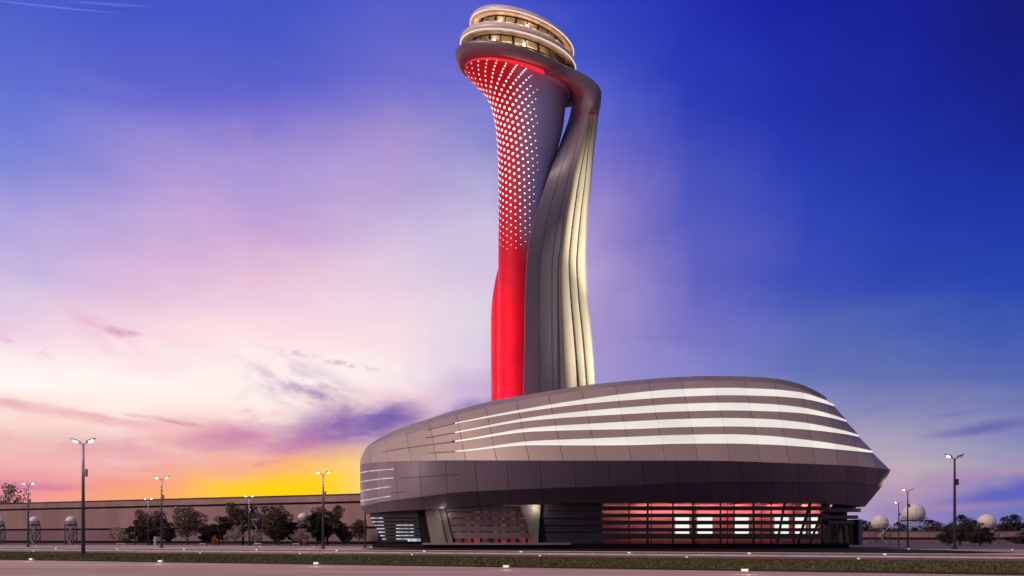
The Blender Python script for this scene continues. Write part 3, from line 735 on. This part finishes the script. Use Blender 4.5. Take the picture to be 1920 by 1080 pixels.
def storey(bot, top, n=26):
    rb_, rt_ = ering(*bot, n), ering(*top, n)
    for k in range(n):
        a, b_, c_, d_ = rb_[k], rb_[(k+1) % n], rt_[(k+1) % n], rt_[k]
        part('window', (np.array([a, b_, c_, d_]), [(0, 1, 2, 3)]), M['glass'], tw, smooth=False)
        part('mullion', tube([a, d_], .22 if k % 2 else .09, 6), M['mull'], tw)
    part('window_head', loft([[q+np.array([0, 0, -.22]) for q in rt_], rt_], True), M['mull'], tw, smooth=False)
    s_ = .72
    cb_, ct_ = np.mean(rb_, 0), np.mean(rt_, 0)
    part('cab_core', loft([[cb_+(q-cb_)*s_ for q in rb_], [ct_+(q-ct_)*s_ for q in rt_]], True), M['cabglow'], tw)
    part('cab_ceiling', (np.array(rt_+[ct_])+np.array([0, 0, .03]), [(k, (k+1) % n, n) for k in range(n)]), M['soffit'], tw)
    part('cab_floor', (np.array(rb_+[cb_]), [(k, (k+1) % n, n) for k in range(n)]), M['soffit'], tw)
    for k in (17, 20):
        p = (rt_[k]-ct_)*.86+ct_-np.array([0, 0, .55])
        part('cab_lamp', loft([[p+np.array([.3*sin(pi*(i+.5)/6)*cos(2*pi*j/8), .3*sin(pi*(i+.5)/6)*sin(2*pi*j/8), .3*cos(pi*(i+.5)/6)]) for j in range(8)] for i in range(6)], True, True, True), M['caplamp'], tw)
storey(((878,103),(1070,145),7.1), ((880,87.5),(1065,131.5),7.1))
storey(((892,66),(1060,106),6.5), ((896,49.5),(1061,98.5),6.6))
for Lq, Rq, bq, e_ in (((886,52),(1070,105),7.5, 34), ((869,93),(1073,139),8.0, 34)):
    rq = ering(Lq, Rq, bq, 48)
    for k in range(20, 49, 2): lamp_light('soffit_fill', 'POINT', rq[k % 48]-np.array([0, 0, .75]), e_, (1.0, .66, .38), shadow_soft_size=.5)  # unseen lamps added to strengthen the cab glow on soffits and rims
# antenna rods on the roof lip
part('roof_antenna', tube([P(927, 14, 158), P(927, 9.5, 158)], .05, 6), M['mull'], tw)

# floodlights that stand on the podium roof, then the arm fill and pier lights
rd = (1.0, .025, .07)
lamp_light('red_floodlight', 'SPOT', (-9.5, 155.0, 24.0), 14000, (1.0, .004, .12), target=P(955, 640, 163), spot_size=R(150), spot_blend=1, shadow_soft_size=.8)
lamp_light('red_floodlight', 'SPOT', (-13, 157.0, 23.5), 48000, (1.0, .004, .012), target=P(950, 500, 163), spot_size=R(64), spot_blend=1, shadow_soft_size=.8)
lamp_light('red_floodlight', 'SPOT', (-16, 161.0, 23.0), 62000, (1.0, .004, .012), target=P(900, 190, 163), spot_size=R(24), spot_blend=1, shadow_soft_size=.8)
lamp_light('warm_floodlight', 'SPOT', (39, 167.5, 26), 130000, (1.0, .87, .58), target=P(1095, 585, 166), spot_size=R(74), spot_blend=1, shadow_soft_size=.6)
lamp_light('warm_floodlight', 'SPOT', (39, 167.5, 26), 230000, (1.0, .87, .58), target=P(1095, 440, 166), spot_size=R(28), spot_blend=1, shadow_soft_size=.6)
lamp_light('arm_fill', 'POINT', P(1086, 176, 161.2), 40, (1.0, .66, .36), shadow_soft_size=.3)  # unseen point light added to warm the inner face of the arm
lamp_light('pier_light', 'POINT', wallp(1002, 952, -1.7), 150, (1.0, .86, .66), shadow_soft_size=.2)
lamp_light('pier_light', 'POINT', wallp(826, 966, -1.9), 45, (1.0, .84, .68), shadow_soft_size=.2)

# ------------------------------------------------------------------ street lamps
def make_lamp(name, label, lit_right):
    o = thing(name, label, 'street lamp', (0, 0, 0), 'street lamps around the roads')
    part('pole', join([tube([(0, 0, 0), (0, 0, 11.2)], [.20, .12], 10), box((0, 0, .1), (.6, .6, .2))]), M['pole'], o)
    part('control_box', box((.26, -.05, 8.3), (.34, .3, .75)), M['pole'], o, smooth=False)
    for s in (-1, 1):
        part('arm', tube([(0, 0, 11.1), (s*.25, 0, 11.25), (s*.45, 0, 11.4)], .06, 6), M['pole'], o)
        a = np.array([s*.35, 0, 11.35]); u = np.array([s*cos(R(24)), 0, sin(R(24))]); v = np.array([0, 1, 0]); n_ = np.cross(u, v)*s
        if n_[2] < 0: n_ = -n_
        q = lambda l, w, t: a+u*l+v*w+n_*t
        hd = part('lamp_head', loft([[q(0, -.14, 0), q(0, .14, 0), q(0, .14, .12), q(0, -.14, .12)], [q(.35, -.24, 0), q(.35, .24, 0), q(.35, .24, .14), q(.35, -.24, .14)], [q(.95, -.17, 0), q(.95, .17, 0), q(.95, .17, .05), q(.95, -.17, .05)]], True, True, True), M['pole'], o, smooth=False)
        c_ = a+u*.45-n_*.02
        ln = loft([[c_+u*(.27*cos(f)*cos(2*pi*k/10))+v*(.2*cos(f)*sin(2*pi*k/10))-n_*.20*sin(f) for k in range(10)] for f in (0, .5, 1.0, 1.4)], True, False, True)
        part('lens', ln, M['lamp'] if (lit_right or s < 0) else M['lampoff'], hd)
    return o
LA = make_lamp('street_lamp', 'tall near street lamp with two lit heads on the left lawn edge', True)
LBp = make_lamp('street_lamp', 'tall street lamp right of the radomes with only one head lit', False)
lamps = [ # px, base y, top y, kind, label
 (156, 1041, 824, 0, 'tallest street lamp, two lit heads, dark pole standing on the left grass strip'),
 (53, 1025.5, 905, 0, 'street lamp at the far left beside the pale radome, two lit heads'),
 (278, 1022, 934, 0, 'short distant street lamp among the pale trees, next to a taller lamp'),
 (303, 1027, 894, 0, 'mid-distance street lamp in front of the leftmost clump of trees'),
 (467, 1023, 929, 0, 'distant street lamp rising in front of the tallest tree by a radome'),
 (606, 1029, 884, 0, 'street lamp with two lit heads closest to the boat-shaped building on its left'),
 (1790, 1029.5, 853, 1, 'tall street lamp at the right with a big one-sided bright head'),
 (1702, 1025, 917, 1, 'medium street lamp in front of the highest radome, one head lit'),
 (1685, 1022.5, 941, 1, 'smallest street lamp on the right, between two radomes')]
used = {0: False, 1: False}
for px, by, ty, kd, lb in lamps:
    d = EYE*F_PX/(by-HY); h_ = (by-ty)/F_PX*d; loc = P(px, by, d); loc[2] = 0
    src = (LA, LBp)[kd]; sc = h_/11.65
    if not used[kd]:
        o = src; o.location = [float(q) for q in loc]; o.scale = (sc,)*3; o['label'] = lb; used[kd] = True
    else: o = dup(src, loc, 0, sc, lb)
    lamp_light('street_lamp_glow', 'POINT', (loc[0], loc[1]-2.4, h_-1.3), (1500 if px < 1000 else 160 if px > 1750 else 400), (1.0, .84, .70), shadow_soft_size=.4)

# ------------------------------------------------------------------ ground lights
gl0 = thing('ground_light', 'small white box light', 'ground light', (0, 0, 0), 'small white lights along the kerbs')
part('housing', box((0, 0, .07), (.34, .22, .14)), M['gbox'], gl0, smooth=False)
part('lens', box((0, -.115, .08), (.29, .03, .10)), M['glight'], gl0, smooth=False)
rowsL = [('on the near grass edge', [(60,1050.5),(302,1054.5),(594,1058.5),(950,1064.5),(1397,1072)], .10, 1.0),
 ('on the far grass edge', [(64,1034.5),(376,1037.5),(563,1038.8),(773,1041),(1013,1042.8),(1288,1045.6),(1610,1048.6)], .11, .9),
 ('on the verge kerb', [(106,1029),(221,1030),(346,1030.6),(482,1031.8),(632,1033.2),(796,1034.4),(977,1035.6),(1180,1037.4),(1405,1038.6),(1659,1040.6)], .13, 1.25),
 ('on the far pavement', [(69,1023),(143,1023.4),(394,1024.6),(489,1025.4),(589,1026),(696,1026.6),(1704,1030.4),(1898,1031.6)], .14, 1.1)]
first = True
for where, pts, z, sc in [(w_, p_, z_, s_*(1 if 'near' in w_ else .72)) for w_, p_, z_, s_ in rowsL]:
    for i, (px, y) in enumerate(pts):
        zz = z if where != 'on the far pavement' else .0
        d = (EYE-zz)*F_PX/(y-HY); loc = P(px, y, d); loc[2] = zz
        if where == 'on the near grass edge': pos = ('leftmost', 'second from left', 'middle', 'second from right', 'rightmost')[i]
        else: pos = ('leftmost', 'second', 'third', 'fourth', 'fifth', 'sixth', 'seventh', 'eighth', 'ninth', 'tenth')[i]+(' from left' if i else '')
        if i == len(pts)-1: pos = 'rightmost'
        lb = f'small white box light, {pos} in row {where}'
        if where in ('on the near grass edge', 'on the verge kerb'): lamp_light('ground_light_glow', 'POINT', (loc[0], loc[1]-.55, zz+.22), 8, (1.0, .88, .72), shadow_soft_size=.1)
        if first: gl0.location = [float(q) for q in loc]; gl0['label'] = lb; gl0.rotation_euler = (0, 0, math.atan(SL)); first = False
        else: dup(gl0, loc, math.atan(SL), sc, lb)

# ------------------------------------------------------------------ hall and far wall
hall = thing('terminal_hall', 'long flat-roofed mauve hall behind the trees on the left', 'building', (-100, 290, 0))
A0, B0 = P(0, HY, 323)[:2], P(690, HY, 250)[:2]
dirh = (B0-A0)/np.linalg.norm(B0-A0); nrm = np.array([-dirh[1], dirh[0]]); nrm = nrm if nrm[1] > 0 else -nrm
A1, B1 = A0-dirh*140, B0+dirh*30
def hslab(z0, z1, off, thick=1.0):
    a, b_ = A1+nrm*off, B1+nrm*off; c_, d_ = b_+nrm*thick, a+nrm*thick
    V = np.array([[*a, z0], [*b_, z0], [*c_, z0], [*d_, z0], [*a, z1], [*b_, z1], [*c_, z1], [*d_, z1]])
    L = np.linalg.norm(B1-A1); uv = np.array([[0, z0], [L, z0], [L, z0], [0, z0], [0, z1], [L, z1], [L, z1], [0, z1]])
    return (V, [(3,2,1,0),(4,5,6,7),(0,1,5,4),(1,2,6,5),(2,3,7,6),(3,0,4,7)]), uv
zt = 13.0
for nm, z0, z1, off, mt, th_ in (('base_course', 0, .7, -.2, M['black'], 40), ('lower_wall', .7, 4.0, .15, M['halldado'], 40), ('groove', 4.0, 4.6, .7, M['hallgroove'], 39), ('wall', 4.6, 10.7, 0, M['hall'], 40), ('groove', 10.7, 11.3, .7, M['hallgroove'], 39), ('parapet', 11.3, zt, -.1, M['hall'], 40), ('coping', zt, zt+.25, -.25, M['hallgroove'], 40.3)):
    gq, uq = hslab(z0, z1, off, th_); part(nm, gq, mt, hall, smooth=False, uv=uq)
wall = thing('perimeter_wall', 'low brown wall with dark band running behind the right-hand radomes', 'wall', (130, 262, 0))
for nm, z0, z1, y_, mt, in (('lower_panel', 0, 1.1, 262.0, M['halldado']), ('dark_band', 1.1, 1.75, 262.3, M['hallgroove']), ('upper_panel', 1.75, 3.5, 261.9, M['hall']), ('coping', 3.5, 3.62, 261.75, M['hallgroove'])):
    V, Fc = box((150, y_+.3, (z0+z1)/2), (140, .6, z1-z0)); part(nm, (V, Fc), mt, wall, smooth=False, uv=V[:, [0, 2]])

# ------------------------------------------------------------------ radomes
def make_radome(label, r, hst, w, dk):
    o = thing('radome', label, 'radome', (0, 0, 0), 'white radar domes on steel stands')
    rg = []
    nlat, nlon = 9, 16
    for i in range(nlat+1):
        t = -0.55+(pi/2+.55)*i/nlat
        rg.append([(r*cos(t)*cos(2*pi*(k+.5*(i % 2))/nlon), r*cos(t)*sin(2*pi*(k+.5*(i % 2))/nlon), hst+r*.55+r*sin(t)) for k in range(nlon)])
    part('dome', loft(rg, True, True, False), M['dome'], o, angle=8)
    part('deck', join([tube([(0, 0, hst-.35), (0, 0, hst+.05)], w*1.05, 12)]), M['steel'], o, smooth=False)
    q = []
    for k in range(12):
        a = 2*pi*k/12; q.append(tube([(w*cos(a), w*sin(a), hst), (w*cos(a), w*sin(a), hst+.7)], .05, 5))
    q.append(tube([(w*cos(2*pi*k/24), w*sin(2*pi*k/24), hst+.7) for k in range(25)], .05, 5, False))
    part('railing', join(q), M['steel'], o)
    for sx in (-1, 1):
        for sy in (-1, 1): part('leg', tube([(sx*w*.8, sy*w*.8, 0), (sx*w*.8, sy*w*.8, hst-.3)], .11, 6), M['steel'], o)
    br = []; nl = max(2, int(hst/1.6))
    for lv in range(nl):
        z0, z1 = hst*lv/nl, hst*(lv+1)/nl-.2
        for sy in (-1, 1):
            br += [tube([(-w*.8, sy*w*.8, z0), (w*.8, sy*w*.8, z1)], .06, 5), tube([(w*.8, sy*w*.8, z0), (-w*.8, sy*w*.8, z1)], .06, 5), tube([(-w*.8, sy*w*.8, z1), (w*.8, sy*w*.8, z1)], .06, 5)]
            br += [tube([(sy*w*.8, -w*.8, z0), (sy*w*.8, w*.8, z1)], .06, 5)]
    part('bracing', join(br), M['steel'], o)
    st_ = []
    for lv in range(nl):
        z0, z1 = hst*lv/nl, hst*(lv+1)/nl; s = 1 if lv % 2 else -1
        st_.append(tube([(-s*w*.45, -w*.95, z0), (s*w*.45, -w*.95, z1-.1)], .09, 5)); st_.append(tube([(-s*w*.45, -w*.95, z0+.35), (s*w*.45, -w*.95, z1+.2)], .05, 5))
    part('stair', join(st_), M['galv'], o)
    return o
RD = [(64, 233, 983, 9.6, 'pale radome nearest the far-left street lamp, before the mauve hall'), (133, 233, 983, 9.8, 'pale radome standing just left of the tallest street lamp'),
      (-2, 233, 985, 9.5, 'pale radome cut by the left picture edge'), (480, 228, 977, 10.5, 'pale radome peeking between the tallest tree and its neighbour'),
      (568, 228, 977, 10.0, 'grey shaded radome between two trees near the closest lamp of the hall'),
      (1650, 236, 990, 16, 'low radome on the right nearest the boat-shaped building'), (1714, 285, 975, 20.5, 'largest, highest radome on an open lattice platform'), (1850, 250, 990, 17, 'radome behind the trees at the far right')]
for px, d, yb, rp, lb in RD:
    r = rp/F_PX*d; hst = EYE+(HY-yb)/F_PX*d; o = make_radome(lb, r, hst, r*(1.0 if px < 800 else 1.15), 0)
    o.location = (float((px-CX)/F_PX*d), d, 0)

# ------------------------------------------------------------------ trees
def tree_geo(h, wd, dens, leaf, seed, trunk_h=.28, tall=.5):
    rg_ = np.random.default_rng(seed); tr = []
    top = np.array([rg_.normal(0, .03*h), rg_.normal(0, .03*h), h*.8])
    tr.append(tube([(0, 0, 0), (top[0]*.3, top[1]*.3, h*.3), top], [.022*h, .016*h, .004*h], 7))
    cl = []
    nb = 11
    for k in range(nb):
        a = 2.4*k+rg_.uniform(-.5, .5); z0 = h*(trunk_h+.45*k/nb); L_ = wd*rg_.uniform(.55, 1.0)*(1-.35*k/nb)
        e = np.array([cos(a)*L_, sin(a)*L_, z0+h*rg_.uniform(.10, .28)])
        s_ = np.array([top[0]*z0/h, top[1]*z0/h, z0]); m_ = (s_+e)/2+np.array([0, 0, -.02*h])
        tr.append(tube([s_, m_, e], [.010*h, .007*h, .002*h], 5))
        for f in (.6, 1.0): cl.append((s_+(e-s_)*f+rg_.normal(0, .05*wd, 3), wd*rg_.uniform(.22, .42)))
    for k in range(14): z_ = rg_.uniform(trunk_h+.12, .95); q_ = .42*wd*math.sqrt(max(.1, 1-(2*z_-1.05)**2)); cl.append((np.array([rg_.normal(0, q_), rg_.normal(0, q_), h*z_]), wd*rg_.uniform(.18, .36)))
    Vs = []
    for c_, r_ in cl:
        n = int(dens*rg_.uniform(.6, 1.2))
        p = rg_.normal(0, 1, (n, 3)); p = p/np.linalg.norm(p, axis=1)[:, None]*(rg_.uniform(.25, 1.1, n)**.6)[:, None]*r_
        p += c_
        p = p[p[:, 2] > h*.12]
        n = len(p); u = rg_.normal(0, 1, (n, 3)); u /= np.linalg.norm(u, axis=1)[:, None]; w_ = rg_.normal(0, 1, (n, 3)); w_ = np.cross(u, w_); w_ /= np.linalg.norm(w_, axis=1)[:, None]
        s_ = leaf*rg_.uniform(.5, 1.2, n)[:, None]
        Vs.append(np.stack([p-u*s_, p-w_*s_*.55, p+u*s_, p+w_*s_*.55], 1).reshape(-1, 3))
    V = np.concatenate(Vs); return join(tr), (V, [(4*i, 4*i+1, 4*i+2, 4*i+3) for i in range(len(V)//4)])
PROT = {}
def proto(kind):
    h, wd, dens, leaf, seed, lm, th_ = {
        'dark': (8, 2.9, 260, .19, 1, 'leafdark', .12), 'dark2': (8, 2.4, 260, .19, 5, 'leafdark', .10), 'mid': (8, 2.6, 190, .18, 2, 'leafmid', .16), 'mid2': (8, 2.9, 180, .18, 8, 'leafmid', .18),
        'pale': (8, 3.2, 120, .17, 3, 'leafpale', .16), 'green': (8, 3.4, 260, .18, 4, 'leafgreen', .08), 'orange': (8, 2.6, 80, .4, 6, 'leaforange', .05)}[kind]
    return h, tree_geo(h, wd, dens, leaf, seed, th_), M[lm]
def tree(name, px, ytop, d, wpx, kind, label, cat='tree', group='trees in front of the hall'):
    ht = EYE+(HY-ytop)/F_PX*d
    wid = wpx*1.12/F_PX*d
    loc = (float((px-CX)/F_PX*d), float(d), 0.0)
    if kind not in PROT:
        h, (tg, lg), lm = proto(kind)
        o = thing(name, label, cat, (0, 0, 0), group)
        part('trunk', tg, M['bark'], o); part('crown', lg, lm, o, smooth=False)
        PROT[kind] = (o, h, float(np.percentile(np.abs(lg[0][:, 0]), 96))*2, float(lg[0][:, 2].max())); first_ = True
    else: first_ = False
    o, h, w0, h0 = PROT[kind]
    sc = (wid/w0, wid/w0, ht/h0)
    if first_: o.location = loc; o.scale = sc; o.rotation_euler = (0, 0, random.uniform(0, 6))
    else:
        o = dup(o, loc, random.uniform(0, 6), sc, label, group); o.name = name; o['category'] = cat
TR = [(20, 905, 345, 62, 'pale', 'large pale tree rising above the hall roof at the far left'),
 (222, 984, 222, 30, 'pale', 'small pale-leaved tree at the left end of the row'),
 (254, 973, 224, 34, 'dark', 'small round dark tree beside the small pale tree'),
 (284, 955, 228, 48, 'mid', 'brown-lit tree directly behind the mid-distance lamp'),
 (276, 972, 220, 28, 'dark2', 'narrow dark tree between the two lamps at the left of the row'),
 (315, 978, 226, 30, 'dark', 'low dark tree just right of the mid-distance lamp'),
 (352, 947, 224, 50, 'mid2', 'tall brown-lit open tree with visible trunk, left of the lowest dark tree'),
 (410, 967, 224, 56, 'dark', 'broad low dark tree with the small orange bush in front'),
 (456, 941, 228, 54, 'mid', 'tallest tree of the row, behind the distant lamp'),
 (440, 985, 218, 26, 'pale', 'pale shrubby small tree under the tallest tree'),
 (474, 992, 216, 24, 'pale', 'pale small tree below the radome right of the tallest tree'),
 (516, 944, 226, 50, 'mid2', 'tall dark-topped tree between the two row radomes'),
 (524, 963, 220, 48, 'dark', 'wide dark tree in front of the tall tree between the radomes'),
 (566, 990, 214, 30, 'pale', 'pale bushy tree under the shaded radome'),
 (551, 978, 226, 24, 'dark2', 'thin dark tree left of the shaded radome'),
 (594, 960, 220, 36, 'dark2', 'dark tree just left of the lamp closest to the curved building'),
 (614, 946, 224, 48, 'mid', 'tall brown tree right behind the lamp closest to the curved building'),
 (646, 980, 224, 32, 'dark', 'last small dark tree of the row, nearest the curved building'),
 (674, 972, 246, 26, 'mid2', 'faint small tree against the hall beside the curved building'),
 (386, 985, 240, 22, 'dark2', 'small dark tree in the gap left of the broad low dark tree')]
for q in TR: tree('tree', *q)
tree('shrub', 402, 1003, 205, 9, 'orange', 'small orange-leaved bush at the foot of the broad dark tree', 'bush', None)
RT = [(1800, 964, 215, 50, 'green', 'biggest dark leafy tree at the right, behind the tall lamp'), (1838, 988, 205, 44, 'green', 'low wide dark tree right of the tall lamp'),
 (1778, 991, 205, 26, 'green', 'small dark tree just left of the tall lamp pole'), (1748, 974, 300, 46, 'green', 'round dark tree beyond the wall right of the largest radome'),
 (1685, 978, 290, 34, 'green', 'dark tree beyond the wall behind the smallest lamp'), (1628, 975, 300, 40, 'green', 'dark tree beyond the wall beside the building corner'),
 (1890, 964, 280, 56, 'green', 'dark tree crown beyond the wall at the far right'), (1925, 998, 205, 50, 'green', 'dark bush-like tree cut by the right picture edge'), (1830, 975, 290, 36, 'green', 'small dark tree beyond the wall left of the far-right radome')]
for px, yt, d, w_, kd, lb in RT: tree('tree', px, yt, d, w_, kd, lb, group='trees around the right-hand wall')
# small things by the trees
sp = thing('steel_post', 'slim dark post standing under the left end of the curved building', 'post', (float((684.5-CX)/F_PX*158), 158, 0))
sp_o = ORG[sp]; part('pole', tube([sp_o, sp_o+np.array([0, 0, 5.8])], [.16, .12], 8), M['pole'], sp); part('foot_plate', box(sp_o+np.array([0, 0, .06]), (.6, .6, .12)), M['pole'], sp, smooth=False)
cb = thing('utility_cabinet', 'white upright cabinet under the trees left of the mid-distance lamp', 'cabinet', (float((291-CX)/F_PX*212), 212, 0))
co_ = ORG[cb]; part('body', box(co_+np.array([0, 0, .95]), (.42, .4, 1.9)), M['dome'], cb, smooth=False); part('door', box(co_+np.array([0, -.215, .95]), (.34, .03, 1.6)), M['galv'], cb, smooth=False)
for px, w_, lb in ((226, 14, 'low white bench at the left end of the tree row'), (380, 10, 'low white bench left of the orange bush'), (483, 14, 'low white bench under the radome by the tallest tree'), (555, 12, 'low white bench under the shaded radome')):  # raised white slabs stand in for lit kerb edges
    d = 206.0; o = thing('kerbstone', lb, 'kerbstone', (float((px-CX)/F_PX*d), d, 0), 'low white benches along the tree row'); oo = ORG[o]; wm = w_/F_PX*d
    part('kerb_slab', box(oo+np.array([0, 0, .42]), (wm, .5, .12)), M['dome'], o, smooth=False)
    for s in (-1, 1): part('leg', box(oo+np.array([s*wm*.4, 0, .18]), (.14, .45, .36)), M['galv'], o, smooth=False)

# ------------------------------------------------------------------ render settings
S.view_settings.view_transform = 'Standard'; S.view_settings.look = 'None'; S.view_settings.exposure = 0; S.view_settings.gamma = 1
S.cycles.max_bounces = 6; S.cycles.sample_clamp_indirect = 4.0; S.cycles.use_denoising = True
